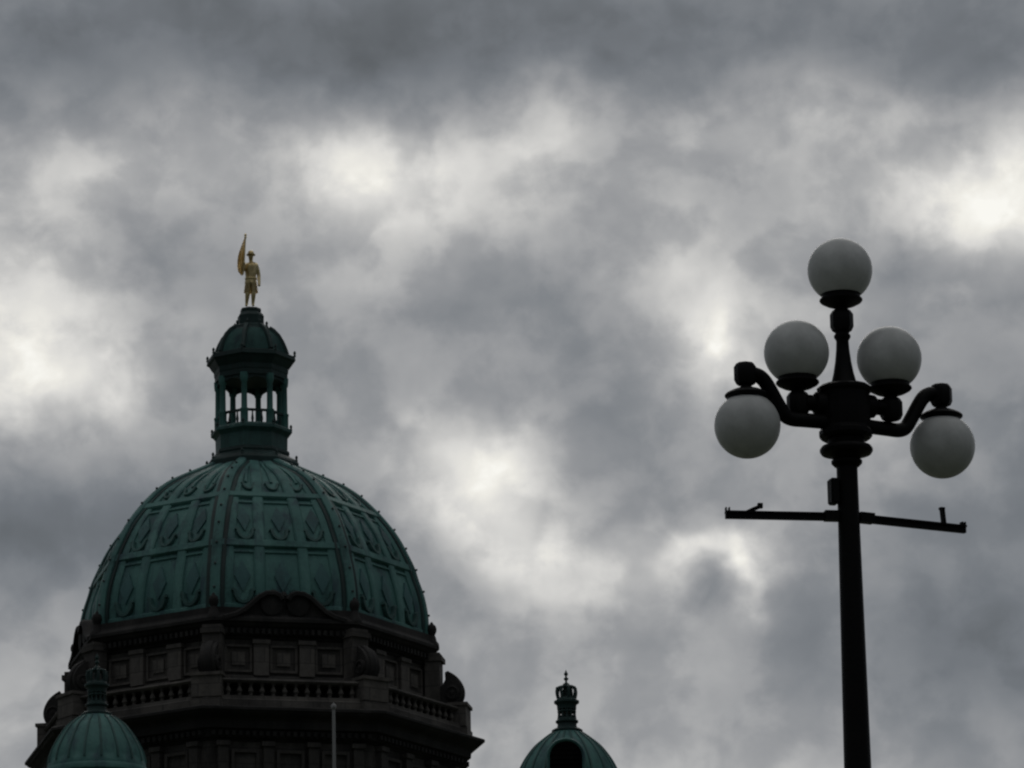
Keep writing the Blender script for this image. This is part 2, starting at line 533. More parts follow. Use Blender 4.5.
zT, zA, zB, zC = tz(467), tz(525), tz(579), tz(646)      # lantern foot, two horizontal bands, lower edge
bm = bmesh.new()
for s in (-0.34, 0.34):
    ribbon(bm, *surf_path([(s, z) for z in zrange(zC, tz(474), 30)]), 0.40, 0.10)
for s in (-0.86, 0.86):
    ribbon(bm, *surf_path([(s, z) for z in zrange(zC, tz(474), 30)]), 0.56, 0.08)
for z in (zA, zB):
    ribbon(bm, *surf_path([(u, z) for u in (-0.95, -0.6, -0.34, 0, 0.34, 0.6, 0.95)]), 0.32, 0.13)
    ribbon(bm, *surf_path([(u, z - 0.30) for u in (-0.93, -0.6, -0.34, 0, 0.34, 0.6, 0.93)]), 0.10, 0.06)
ribbon(bm, *surf_path([(u, zC + 0.05) for u in (-0.97, 0, 0.97)]), 0.36, 0.12)
for s in (-0.60, -0.17, 0, 0.17, 0.60):                    # fluting of the crown
    if abs(s) in (0.17,):
        continue
    ribbon(bm, *surf_path([(s, z) for z in zrange(tz(508), tz(474), 10)]), 0.10, 0.07)
frames = on_faces(obj('panel_frame', bm, COPPER, dome))
# lozenge and swag in every panel
for (zlo, zhi, k) in ((zC, zB, 1.0), (zB, zA, 0.86), (zA, tz(478), 0.62)):
    zc = zlo + (zhi - zlo) * 0.50
    for s in (-0.60, 0.0, 0.60):
        p0, n0 = dsurf(s, zc)
        wl, hl = 0.29 * k, 0.60 * k
        if k > 0.7:
            bm = bmesh.new()
            q4 = [dsurf(0, zc + hl, p0.x)[0], dsurf(0, zc, p0.x - wl)[0], dsurf(0, zc - hl, p0.x)[0], dsurf(0, zc, p0.x + wl)[0]]
            ctr = bm.verts.new(p0 + n0 * 0.11)
            rim = [bm.verts.new(q + n0 * 0.07) for q in q4]
            low = [bm.verts.new(q - n0 * 0.05) for q in q4]
            for i in range(4):
                bm.faces.new((rim[i], rim[(i + 1) % 4], ctr))
                bm.faces.new((low[i], low[(i + 1) % 4], rim[(i + 1) % 4], rim[i]))
            on_faces(obj('lozenge', bm, COPPER_BLUE, dome))
        bm = bmesh.new()
        pts = []
        for i in range(15):
            a = math.pi * (1.0 + i / 14)
            pts.append((p0.x + 0.31 * k * math.cos(a), zc - hl * 0.95 + 0.42 * k * math.sin(a)))
        pts = [(p0.x - 0.41 * k, pts[0][1] + 0.05 * k)] + pts + [(p0.x + 0.41 * k, pts[-1][1] + 0.05 * k)]
        ribbon(bm, *surf_path(pts, True), 0.15 * k, 0.16 * k)
        on_faces(obj('swag', bm, COPPER_MID, dome))
# ribs on the eight corners, and the bulbs strung along them
bm = bmesh.new()
pts, nr = [], []
for (r, z), (r2, z2) in zip(prof, prof[1:]):
    pts.append((0, -r, z)); nr.append((0, -(z - z2), (r2 - r)))
ribbon(bm, pts, nr, 0.66, 0.045, sink=0.2)  # dark strip paints the groove shade on either side of each rib
on_faces(obj('rib_groove_shade', bm, COPPER_DARK, dome), at_vertex=True)
bm = bmesh.new()
ribbon(bm, [Vector(p) + Vector(q).normalized() * 0.03 for p, q in zip(pts, nr)], nr, 0.36, 0.13, sink=0.02, taper=0.5)
ribs = on_faces(obj('rib', bm, COPPER, dome), at_vertex=True)
bm = bmesh.new()
lathe(bm, [(0.03, -0.06), (0.035, 0.0), (0.045, 0.03), (0.048, 0.06), (0.035, 0.085), (0.012, 0.095)], n=8)
bulb = obj('light_bulb', bm, BULB, dome)
first = True
acc_l = 0.0
spots = []
for (r, z), (r2, z2) in zip(prof[2:], prof[3:]):
    acc_l += math.hypot(r2 - r, z2 - z)
    if acc_l > 0.78:
        acc_l = 0.0
        nn = Vector((0, -(z - z2), (r2 - r))).normalized()
        spots.append((Vector((0, -r, z)) + nn * 0.14, nn))
for k in range(8):
    rz = Matrix.Rotation(k * PI4, 4, 'Z')
    for p, nn in spots[:12]:
        o = bulb if first else copy(bulb)
        first = False
        o.location = rz @ p
        o.rotation_euler = (rz @ nn).to_track_quat('Z', 'Y').to_euler()

# ---- lantern
lan_rows_top = [(10.2, 309.2), (10.6, 311.5), (10.2, 313), (12.2, 314.8), (13.4, 317), (13.2, 320), (13.4, 325.5), (18.0, 328), (18.6, 330.5), (22.5, 333), (27.5, 338.5), (31.0, 344.5),
                (33.4, 350), (34.6, 354), (35.5, 357), (40, 358), (44.5, 359.5), (45, 363.5), (42.5, 365), (40, 369), (37.8, 371.5), (37.4, 376), (36.8, 377), (36.8, 382)]
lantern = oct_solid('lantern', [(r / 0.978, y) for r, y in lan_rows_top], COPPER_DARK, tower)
bm = bmesh.new()
lathe(bm, [(r / 0.978 * ST + 0.012, tz(y)) for r, y in [(22.0, 332.7), (27.6, 338.5), (31.1, 344.5), (33.5, 350), (34.7, 354), (35.5, 356.7)]], n=8, cap=False)
bmesh.ops.solidify(bm, geom=bm.faces[:], thickness=0.04)
capd = obj('lantern_dome', bm, COPPER, lantern, sharp=20)
bm = bmesh.new()
lr = [((r / 0.978) * ST, tz(y)) for r, y in [(18.7, 330), (22.5, 332.5), (27.6, 338), (31.0, 344), (33.4, 349.5), (34.8, 353.5), (35.8, 356.5)]]
pts = [(0, -r, z) for r, z in lr]
nr = [(0, -(a[1] - b[1]), (b[0] - a[0])) for a, b in zip(lr, lr[1:])]; nr.append(nr[-1])
ribbon(bm, pts, nr, 0.16, 0.10)
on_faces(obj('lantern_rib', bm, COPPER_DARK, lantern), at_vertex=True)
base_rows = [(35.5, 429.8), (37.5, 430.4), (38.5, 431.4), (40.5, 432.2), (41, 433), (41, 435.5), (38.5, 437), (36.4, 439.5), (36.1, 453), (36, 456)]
lflare = oct_solid('lantern_foot', [(36, 452.5), (38.6, 454), (39.2, 456.5), (38.5, 458), (40, 459.5), (44.5, 462), (47, 464), (48.5, 466.5), (48, 474)], COPPER_DARK, lantern)  # same copper as the dome; shade below the drum put into its colour
lbase = oct_solid('lantern_base', [(r / 0.978, y) for r, y in base_rows], COPPER_MID, lantern)
bm = bmesh.new()
zt_, zb_ = tz(381), tz(430.5)
RC = 33.4 / 0.978 * ST
colp = [(0.145, zb_), (0.145, tz(419)), (0.16, tz(418.5)), (0.16, tz(416.5)), (0.115, tz(416)), (0.105, tz(390)), (0.135, tz(389)), (0.15, tz(386)), (0.16, zt_)]
lathe(bm, colp, n=12, c=(0, -RC))
on_faces(obj('lantern_column', bm, COPPER, lantern), at_vertex=True)
# arched heads between the columns and the low rail with its turned posts
bm = bmesh.new()
ap, hw = RC * C8, RC * S8
poly = [(-hw, tz(381.5)), (hw, tz(381.5)), (hw, tz(391))]
for i in range(13):
    a = math.pi * i / 12
    poly.append((0.86 * hw * math.cos(a), tz(391) + (tz(384.5) - tz(391)) * math.sin(a)))
poly.append((-hw, tz(391)))
prism(bm, poly, 0.12, off=ap - 0.06)
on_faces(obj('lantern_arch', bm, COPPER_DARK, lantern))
bm = bmesh.new()
box(bm, (0, -ap, tz(417.5)), (2 * hw, 0.09, 0.085))
for u in (-0.3, 0.3):
    lathe(bm, [(0.03, tz(430)), (0.055, tz(426)), (0.028, tz(421)), (0.035, tz(417.6))], n=8, c=(u * hw * 1.2, -ap))
on_faces(obj('lantern_rail', bm, COPPER_DARK, lantern))
# spiky bulbs and finials on the lantern's edges
bm = bmesh.new()
lathe(bm, [(0.05, 0), (0.05, 0.05), (0.03, 0.08), (0.055, 0.12), (0.045, 0.18), (0.0, 0.23)], n=8)
sp = obj('edge_finial', bm, COPPER_DARK, lantern)
first = True
for (r, y, nrep) in ((46.5, 359.5, 8), (18.5, 328, 8), (42.2, 433, 8), (47.5, 464, 8)):
    for k in range(nrep):
        o = sp if first else copy(sp)
        first = False
        a = k * PI4
        o.location = ((r / 0.978 - 2.5) * ST * math.sin(a), -(r / 0.978 - 2.5) * ST * math.cos(a), tz(y))

# ---- attic stage under the dome
attic = oct_solid('attic_wall', [(168, 650), (175.5, 654), (175.5, 671), (174, 672), (174, 709), (178, 711), (179.5, 713), (179.5, 715), (176, 717), (176, 748)], STONE, tower)
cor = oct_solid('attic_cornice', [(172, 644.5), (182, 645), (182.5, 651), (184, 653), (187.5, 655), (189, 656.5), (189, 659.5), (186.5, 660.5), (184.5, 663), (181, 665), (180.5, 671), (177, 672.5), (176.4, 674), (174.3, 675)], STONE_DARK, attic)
bm = bmesh.new()
ap = 180.6 * C8 * ST
for i in range(22):
    u = (-64 + 128 * i / 21) * ST
    box(bm, (u, -ap - 0.05, tz(668.0)), (3.3 * ST, 0.20, 5.2 * ST))
on_faces(obj('dentil_row', bm, STONE_DARK, attic))
bm = bmesh.new()
ap = 174 * C8 * ST
box(bm, (0, -ap - 0.06, tz(693)), (15 * ST, 0.30, tz(675.5) - tz(710)))
box(bm, (0, -ap - 0.10, tz(677.5)), (17.5 * ST, 0.34, 4 * ST))
pil = obj('attic_pilaster', bm, STONE, attic)
PILS = [pil]
for k in range(8):
    for u in (-22.5, 22.5):
        o = pil if (k == 0 and u < 0) else copy(pil)
        a = k * PI4 + math.pi / 8
        o.rotation_euler = (0, 0, a)
        o.location = (u * ST * math.cos(a), u * ST * math.sin(a), 0)
bm = bmesh.new()
for fr, (W, H, d, th) in enumerate(((27, 27, 0.12, 2.2),)):
    zc = tz(693.5)
    for sx in (-1, 1):
        box(bm, (sx * (W - th) / 2 * ST, -ap - d / 2 + 0.02, zc), (th * ST, d, H * ST))
    for sz in (-1, 1):
        box(bm, (0, -ap - d / 2 + 0.0185, zc + sz * (H - th) / 2 * ST), ((W - 2 * th) * ST, d, th * ST))
box(bm, (0, -ap - 0.005, tz(693.5)), (13 * ST, 0.11, 13 * ST))
pan = obj('wall_panel', bm, STONE, attic)
for k in range(8):
    for u in (-44.5, 0, 44.5):
        o = pan if (k == 0 and u < -1) else copy(pan)
        a = k * PI4 + math.pi / 8
        o.rotation_euler = (0, 0, a)
        o.location = (u * ST * math.cos(a), u * ST * math.sin(a), 0)
# corner piers
bm = bmesh.new()
box(bm, (0, -(183.0) * ST, tz(702)), (19 * ST, 15 * ST, tz(664) - tz(740)))
box(bm, (0, -(184.5) * ST, tz(670)), (22 * ST, 17.0 * ST, 5 * ST))
box(bm, (0, -(184.5) * ST, tz(735)), (23 * ST, 18 * ST, 10 * ST))
piers = on_faces(obj('corner_pier', bm, STONE, attic), at_vertex=True)
# swan-neck pediments over every second face
bm = bmesh.new()
ap = 184 * C8 * ST
half = [(-60, 657), (-48, 653.5), (-39, 648.5), (-31, 641.5), (-25, 636), (-18, 632.5), (-11, 631.8), (-6, 634), (-3.6, 638), (-3.4, 643), (-3.4, 657)]
for sx in (1, -1):
    pl = [(sx * u * ST, tz(y)) for u, y in half]
    prism(bm, pl if sx > 0 else pl[::-1], 0.32, off=ap - 0.34)
    top = [Vector((sx * u * ST, -(ap - 0.10), tz(y))) for u, y in half[:9]]
    tn = []
    for i in range(len(top)):
        tg = top[min(i + 1, 8)] - top[max(i - 1, 0)]
        tn.append(Vector((-tg.z, 0, tg.x)) * sx)
    ribbon(bm, top, tn, 0.62, 0.13, sink=0.05)
    q = lathe(bm, [(0.30, -0.10), (0.34, 0), (0.40, 0.10), (0.10, 0.14)], n=16)
    vv = [v for ring in q for v in ring]
    bmesh.ops.transform(bm, matrix=Matrix.Translation((sx * -13 * ST, -(ap - 0.03), tz(642))) @ Matrix.Rotation(math.pi / 2, 4, 'X'), verts=vv)
lathe(bm, [(0.13, tz(656)), (0.11, tz(645)), (0.16, tz(640)), (0.08, tz(637)), (0.15, tz(633)), (0.10, tz(629.5)), (0.02, tz(628))], n=12, c=(0, -(ap - 0.15)))
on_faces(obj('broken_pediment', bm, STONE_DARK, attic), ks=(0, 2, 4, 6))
# ball finials on the corners of the attic cornice
bm = bmesh.new()
c = (0, -181.5 * ST)
lathe(bm, [(7.5 * ST, tz(657)), (7 * ST, tz(653.5)), (5.0 * ST, tz(651)), (4.4 * ST, tz(648)), (3.2 * ST, tz(645.2)), (3.6 * ST, tz(644)), (4.9 * ST, tz(641)), (5.0 * ST, tz(638.5)),
          (4.0 * ST, tz(635.5)), (2.0 * ST, tz(634)), (1.4 * ST, tz(632.5)), (0.3 * ST, tz(631.5))], n=18, c=c)
on_faces(obj('ball_finial', bm, STONE_DARK, attic), at_vertex=True)

# ---- gallery: scroll buttresses, balustrade, main cornice
bm = bmesh.new()
sm = [(205, 717, 0), (209.5, 712.5, 0), (212, 706, 0), (211.5, 699, 0), (208, 692, 0), (203, 687, 0), (196.5, 683, 0)]
pl = [(189, 717)] + [(v.x, v.y) for v in catmull(sm, 4)] + [(195.3, 684.5), (195.6, 691), (192.5, 697), (189, 698)]
prism(bm, [(a * ST, tz(y)) for a, y in pl], 15 * ST, plane='WZ')
for sx in (-1, 1):
    q = lathe(bm, [(7.4 * ST, -0.02), (7.4 * ST, 0.06), (5.6 * ST, 0.09), (5.0 * ST, 0.03), (2.4 * ST, 0.04), (1.4 * ST, 0.09)], n=24)
    vv = [v for ring in q for v in ring]
    bmesh.ops.transform(bm, matrix=Matrix.Translation((sx * 8.0 * ST, -202.5 * ST, tz(704.5))) @ Matrix.Rotation(sx * math.pi / 2, 4, 'Y'), verts=vv)
ob_ = [Vector((0, -(v.x - .2) * ST, tz(v.y))) for v in catmull(sm, 3)]
on_ = []
for i in range(len(ob_)):
    tg = (ob_[min(i + 1, len(ob_) - 1)] - ob_[max(i - 1, 0)]).normalized()
    on_.append(Vector((0, -tg.z, tg.y)) if tg.z > 0 else Vector((0, -tg.z, tg.y)))
ribbon(bm, ob_, [n_ if n_.dot(p_ - Vector((0, -199 * ST, tz(705)))) > 0 else -n_ for n_, p_ in zip(on_, ob_)], 7 * ST, 0.07, sink=0.05)
on_faces(obj('scroll_buttress', bm, STONE_DARK, tower), at_vertex=True)
balus = oct_solid('balustrade', [(205, 719.8), (215, 720.2), (216, 722), (214, 724), (206, 724.3), (205, 723.6)], STONE, tower)
oct_solid('plinth_course', [(181, 736.5), (204, 736.5), (216, 737), (216.5, 740), (218, 741.5), (218, 751), (212, 752)], STONE, balus)
bm = bmesh.new()
apb = 210.5 * C8 * ST
lathe(bm, [(1.5 * ST, tz(737)), (2.1 * ST, tz(735.6)), (1.5 * ST, tz(734.5)), (2.9 * ST, tz(732)), (2.6 * ST, tz(730.5)), (1.2 * ST, tz(727)), (1.5 * ST, tz(726)), (2.2 * ST, tz(725.2)), (2.2 * ST, tz(724))], n=10)
bal = obj('baluster', bm, STONE, balus)
first = True
for k in range(8):
    a = k * PI4 + math.pi / 8
    for i in range(12):
        u = (-60.5 + 121 * i / 11) * ST
        o = bal if first else copy(bal)
        first = False
        o.location = (apb * math.sin(a) + u * math.cos(a), -apb * math.cos(a) + u * math.sin(a), 0)
bm = bmesh.new()
box(bm, (0, -208.5 * ST, tz(728.5)), (29 * ST, 17 * ST, tz(718) - tz(739)))
box(bm, (0, -208.7 * ST, tz(717.2)), (32 * ST, 20 * ST, 3.2 * ST))
box(bm, (0, -209.2 * ST, tz(746)), (30 * ST, 18.5 * ST, 11 * ST))
on_faces(obj('balustrade_pier', bm, STONE, balus), at_vertex=True)
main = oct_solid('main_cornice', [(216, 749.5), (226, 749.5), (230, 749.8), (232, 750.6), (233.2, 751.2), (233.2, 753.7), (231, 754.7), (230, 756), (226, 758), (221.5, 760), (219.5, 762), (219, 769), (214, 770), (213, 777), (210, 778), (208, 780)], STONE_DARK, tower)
bm = bmesh.new()
ap = 213.4 * C8 * ST
for i in range(24):
    u = (-76 + 152 * i / 23) * ST
    box(bm, (u, -ap - 0.05, tz(773.6)), (3.6 * ST, 0.24, 4.6 * ST))
on_faces(obj('modillion_row', bm, STONE_DARK, main))
lower = oct_solid('tower_shaft', [(207, 779), (207, 845), (212, 848), (212, 860), (208, 862), (208, 1100)], STONE, tower)
bm = bmesh.new()
lathe(bm, [(208 * ST, 0.0), (208 * ST, tz(1098))], n=8)
obj('tower_foot', bm, STONE, lower, sharp=20)
bm = bmesh.new()
ap = 207 * C8 * ST
box(bm, (0, -ap - 0.05, tz(813)), (10 * ST, 0.40, tz(781) - tz(845)))
box(bm, (0, -ap - 0.09, tz(783)), (13 * ST, 0.46, 4.5 * ST))
pil = obj('shaft_pilaster', bm, STONE, lower)
first = True
for k in range(8):
    for u in (-66, -22, 22, 66):
        o = pil if first else copy(pil)
        first = False
        a = k * PI4 + math.pi / 8
        o.rotation_euler = (0, 0, a)
        o.location = (u * ST * math.cos(a), u * ST * math.sin(a), 0)
bm = bmesh.new()
W, zc0, zc1, th = 27, tz(788), tz(845), 3
for sx in (-1, 1):
    box(bm, (sx * (W - th) / 2 * ST, -ap - 0.05, (zc0 + zc1) / 2), (th * ST, 0.16, zc0 - zc1))
box(bm, (0, -ap - 0.0485, zc0 - th / 2 * ST), ((W - 2 * th) * ST, 0.16, th * ST))
pan = obj('shaft_panel', bm, STONE, lower)
first = True
for k in range(8):
    for u in (-44, 0, 44):
        o = pan if first else copy(pan)
        first = False
        a = k * PI4 + math.pi / 8
        o.rotation_euler = (0, 0, a)
        o.location = (u * ST * math.cos(a), u * ST * math.sin(a), 0)

# ================================================================ gilded statue on the lantern
SZ = tz(309.2) + STREET
st = thing('statue', 'gilded statue of a standing man holding a furled flag on top of the lantern', 'statue', (BASE.x + 1.0 * ST, BASE.y, SZ), R(3.0))
KX = ST
KZ = (tz(251) - tz(306.8)) / 55.8


def sp_(x, row, y=0.0):        # image position on the statue -> its own frame
    return ((x - 251.6) * KX, y, (309.2 - row) * KZ)


def skin(name, verts, edges, radii, mat, parent, root=0, sub=2):
    me = bpy.data.meshes.new(name)
    me.from_pydata(verts, edges, [])
    o = bpy.data.objects.new(name, me)
    COL.objects.link(o)
    m = o.modifiers.new('skin', 'SKIN'); m.use_smooth_shade = True
    for v, r in zip(me.skin_vertices[0].data, radii):
        v.radius = r if isinstance(r, tuple) else (r, r)
    me.skin_vertices[0].data[root].use_root = True
    s = o.modifiers.new('sub', 'SUBSURF'); s.levels = s.render_levels = sub
    bpy.context.view_layer.update()
    dg = bpy.context.evaluated_depsgraph_get()
    new = bpy.data.meshes.new_from_object(o.evaluated_get(dg))
    new.name = name
    o.modifiers.clear(); o.data = new
    bpy.data.meshes.remove(me)
    new.materials.clear(); new.materials.append(mat)
    for f in new.polygons:
        f.use_smooth = True
    o.parent = parent
    return o


bv = [sp_(250.9, 282), sp_(251.2, 276), sp_(251.6, 268.5), sp_(251.4, 264), sp_(251.1, 261.4), sp_(251.0, 257.5, -.03), sp_(251.0, 254.5, -.03),   # 0-6 pelvis .. head
      sp_(248.2, 284), sp_(247.6, 294, -.04), sp_(246.6, 302), sp_(246.4, 305.6), sp_(246.0, 306.2, -.20),                                            # 7-11 leg
      sp_(253.4, 284), sp_(253.6, 294, -.06), sp_(253.0, 302), sp_(252.9, 305.6), sp_(253.4, 306.2, -.20),                                            # 12-16 leg
      sp_(256.8, 265.2), sp_(259.0, 275, .06), sp_(259.4, 283, -.03), sp_(259.2, 287, -.06),                                                          # 17-20 arm down
      sp_(246.3, 265.2), sp_(242.6, 271.5, -.05), sp_(243.6, 267, -.28), sp_(244.2, 264, -.34)]                                                       # 21-24 arm up
be = [(0, 1), (1, 2), (2, 3), (3, 4), (4, 5), (5, 6), (0, 7), (7, 8), (8, 9), (9, 10), (10, 11), (0, 12), (12, 13), (13, 14), (14, 15), (15, 16),
      (2, 17), (17, 18), (18, 19), (19, 20), (2, 21), (21, 22), (22, 23), (23, 24)]
br = [(.19, .15), (.18, .14), (.23, .16), (.13, .11), .065, .105, .10, .12, .105, .066, .055, .05, .12, .105, .066, .055, .05, .10, .075, .055, .06, .10, .075, .055, .06]
body = skin('body', bv, be, br, GOLD, st)
# coat with a flared skirt, hat with a turned-up brim
bm = bmesh.new()


def oval(prof, sx, sy, c, n=28, fold=0.0, nf=7):
    rings = []
    for (r, z) in prof:
        ring = []
        for i in range(n):
            a = 2 * math.pi * i / n
            k = 1 + fold * math.sin(nf * a) * max(0.0, 1 - (z - prof[0][1]) / (prof[-1][1] - prof[0][1] + 1e-6))
            ring.append(bm.verts.new((c[0] + r * sx * k * math.sin(a), c[1] - r * sy * k * math.cos(a), c[2] + z)))
        rings.append(ring)
    for A, B in zip(rings, rings[1:]):
        for i in range(n):
            bm.faces.new((A[i], A[(i + 1) % n], B[(i + 1) % n], B[i]))
    bm.faces.new(rings[0]); bm.faces.new(rings[-1])


c0 = sp_(251.0, 293.5)
hz = lambda row: (293.5 - row) * KZ
oval([(0.215, hz(283.5)), (0.20, hz(281)), (0.178, hz(278)), (0.195, hz(275)), (0.225, hz(269)), (0.235, hz(265.5)), (0.17, hz(263.4)), (0.08, hz(262.5))], 1.06, 0.78, c0, fold=0.04)
oval([(0.20, hz(280)), (0.215, hz(279.4)), (0.215, hz(278.4)), (0.20, hz(277.8))], 1.06, 0.80, c0)
for sx in (-1, 1):                          # coat skirts open at the front over the breeches
    fl = []
    for j in range(6):
        f = j / 5
        line = []
        for i in range(9):
            a = sx * (0.16 + (math.pi - 0.17) * i / 8)
            r = 0.20 + 0.055 * f
            line.append(bm.verts.new((c0[0] + r * 1.06 * math.sin(a), c0[1] - r * 0.8 * math.cos(a) + 0.02 * f, c0[2] + hz(281.5 + 11.0 * f))))
        fl.append(line)
    fs = []
    for A, B in zip(fl, fl[1:]):
        for i in range(8):
            fs.append(bm.faces.new((A[i], A[i + 1], B[i + 1], B[i])))
    bmesh.ops.solidify(bm, geom=fs, thickness=0.03)
obj('coat', bm, GOLD, st)
bm = bmesh.new()
c0 = sp_(251.1, 255.2, -.02)
oval([(0.10, -.03), (0.165, -.01), (0.17, .02), (0.12, .03), (0.115, .08), (0.10, .13), (0.06, .165), (0.01, .175)], 1.0, 1.1, c0)
obj('hat', bm, GOLD, st)
bm = bmesh.new()
pts = [sp_(243.0, 277, -.33), sp_(244.2, 264, -.33), sp_(245.4, 244, -.33), sp_(245.7, 240.5, -.33)]
tube(bm, pts, 0.026, n=8)
lathe(bm, [(0.02, 0), (0.055, .05), (0.03, .10), (0.06, .14), (0.0, .22)], n=8, c=(pts[-1][0], pts[-1][1]))
for v in bm.verts[-40:]:
    v.co.z += pts[-1][2] - .02
flagstaff = obj('flagstaff', bm, GOLD, st)
bm = bmesh.new()
outl = [(239.2, 245.4, 244.4), (244, 245.2, 242.2), (249, 245.0, 240.4), (254, 244.7, 239.0), (259, 244.5, 238.0), (264, 244.2, 237.4), (269, 243.9, 237.3), (272.5, 244.2, 238.0), (276, 244.0, 241.2)]
grid = []
NU = 9
for j, (row, xr, xl) in enumerate(outl):
    line = []
    for i in range(NU):
        f = i / (NU - 1)
        x = xr + (xl - xr) * f
        dep = -.33 + 0.10 * math.sin(f * 9.0 + j * 0.35) * min(1, f * 3) + 0.18 * f
        line.append(bm.verts.new(sp_(x, row + 1.2 * f * math.sin(j), dep)))
    grid.append(line)
for A, B in zip(grid, grid[1:]):
    for i in range(NU - 1):
        bm.faces.new((A[i], A[i + 1], B[i + 1], B[i]))
bmesh.ops.solidify(bm, geom=bm.faces[:], thickness=0.035)
obj('flag', bm, GOLD, flagstaff)


# ================================================================ the two copper-domed cupolas
def cupola(px, rows, Y, label, dome_prof, neck_row, flutes, dormer=None):
    p = at(px, neck_row + 20, Y)
    S = (p - CAM).dot(cam_rot.to_3x3() @ Vector((0, 0, -1))) / F
    base = Vector((p.x, Y, STREET))
    z_ = lambda row: at(px, row, Y).z - STREET
    rt = thing('cupola', label, 'cupola', base, 0.0)
    prof_ = [(v.x, v.y) for v in catmull([(r * S, z_(neck_row + d), 0) for r, d in true_profile([(h_ - 1.3, d_ + 0.4) for h_, d_ in dome_prof], 0.195)], 4)]
    ztop, zbot = prof_[0][1], prof_[-1][1]

    def mod(a, z):
        f = (ztop - z) / (ztop - zbot)
        env = max(0.0, min(1.0, f * 5)) * max(0.0, min(1.0, (0.90 - f) * 9))
        return 1 - 0.055 * env * (1 - abs(math.sin(a * flutes / 2)) ** 3.0)
    bm = bmesh.new()
    lathe(bm, prof_, n=flutes * 8, mod=mod)
    dm = obj('dome', bm, COPPER, rt, sharp=50)
    n_r = len(prof_)
    for i in range(flutes):
        a = 2 * math.pi * (i + 0.5) / flutes
        sub = prof_[5:n_r - 5]
        bm = bmesh.new()
        pp = [Vector((math.sin(a) * r, -math.cos(a) * r, z)) for r, z in sub]
        nn_ = []
        for k in range(len(sub)):
            (ra, za), (rb_, zb_) = sub[max(k - 1, 0)], sub[min(k + 1, len(sub) - 1)]
            v = Vector((za - zb_, rb_ - ra)).normalized()
            nn_.append(Vector((math.sin(a) * v.x, -math.cos(a) * v.x, v.y)))
        ribbon(bm, pp, nn_, 2.2 * S, 0.035, sink=0.09)
        obj('dome_rib', bm, COPPER_MID, dm)  # darker copper paints in the flute shading that even light leaves out
    # mouldings at the springing and the stone drum below
    rb, zb = prof_[-1]
    bm = bmesh.new()
    lathe(bm, [(rb * 0.98, zb + .12), (rb + .05, zb + .10), (rb + .10, zb + .02), (rb + .10, zb - .10), (rb + .03, zb - .16), (rb + .03, zb - .45),
               (rb + .16, zb - .50), (rb + .30, zb - .62), (rb + .30, zb - .78), (rb + .05, zb - .92)], n=64)
    obj('dome_moulding', bm, COPPER, rt)
    bm = bmesh.new()
    lathe(bm, [(rb + .04, zb - .92), (rb + .04, zb - 5.0), (rb + .5, zb - 5.2), (rb + .5, zb - 5.8), (rb + .35, zb - 6), (rb + .35, 0)], n=32)
    obj('stone_drum', bm, STONE, rt)
    # neck ring, openwork neck, crown and spike
    bm = bmesh.new()
    r0 = lambda r, d: (r * S, z_(neck_row + d))
    lathe(bm, [r0(15.5, 1.5), r0(15.5, 0), r0(13, -1.5), r0(10.3, -2.5), r0(9.6, -5), r0(9.6, -6.5), r0(11.4, -8), r0(11.4, -9.5), r0(9.8, -10.5), r0(9.6, -12), r0(6.2, -12.4)], n=32)
    nk = obj('finial_neck', bm, COPPER_DARK, rt)
    bm = bmesh.new()
    for i in range(12):
        a = 2 * math.pi * i / 12
        lathe(bm, [r0(1.25, -12), r0(0.85, -15), r0(0.8, -19), r0(1.3, -21.5)], n=8, c=(8.3 * S * math.sin(a), -8.3 * S * math.cos(a)))
    lathe(bm, [r0(6.6, -11), r0(6.6, -15.2)], n=16)
    lathe(bm, [r0(8.9, -17.6), r0(9.6, -18.6), r0(8.9, -19.6)], n=32)
    obj('neck_colonnette', bm, COPPER_DARK, nk)
    bm = bmesh.new()
    lathe(bm, [r0(5, -20.5), r0(9.6, -21), r0(9.8, -25), r0(10.6, -26), r0(12.6, -27.3), r0(12.6, -29.3), r0(10.2, -30.5), r0(9.6, -32.3), r0(3, -32.5)], n=32)
    cr_ = obj('crown', bm, COPPER_DARK, nk)
    for i in range(8):
        a = 2 * math.pi * (i + 0.3) / 8
        bm = bmesh.new()
        tube(bm, catmull([(math.sin(a) * r * S, -math.cos(a) * r * S, z_(neck_row + d)) for r, d in ((8.8, -32), (9.6, -35), (10.0, -38.5), (9.2, -41.6), (6.6, -43.3), (3.0, -44))], 3), 1.45 * S, n=8)
        ball(bm, (math.sin(a) * 9.6 * S, -math.cos(a) * 9.6 * S, z_(neck_row - 42.0)), 1.5 * S, 10, 6)
        if i == 0:
            pr = bm
            obj('crown_rib', bm, COPPER_DARK, nk)
        else:
            obj('crown_rib', bm, COPPER_DARK, nk)
    bm = bmesh.new()
    lathe(bm, [r0(2.2, -32), r0(1.4, -38), r0(3.4, -43), r0(3.4, -46.5), r0(2.0, -47.3), r0(1.1, -48.2), r0(1.0, -49.8), r0(2.4, -51), r0(2.4, -52.2), r0(1.0, -53.2), r0(0.9, -54.4),
               r0(2.0, -55.6), r0(2.1, -56.8), r0(0.9, -58.6), r0(0.45, -60), r0(0.05, -60.8)], n=14)
    obj('spike', bm, COPPER_DARK, nk)
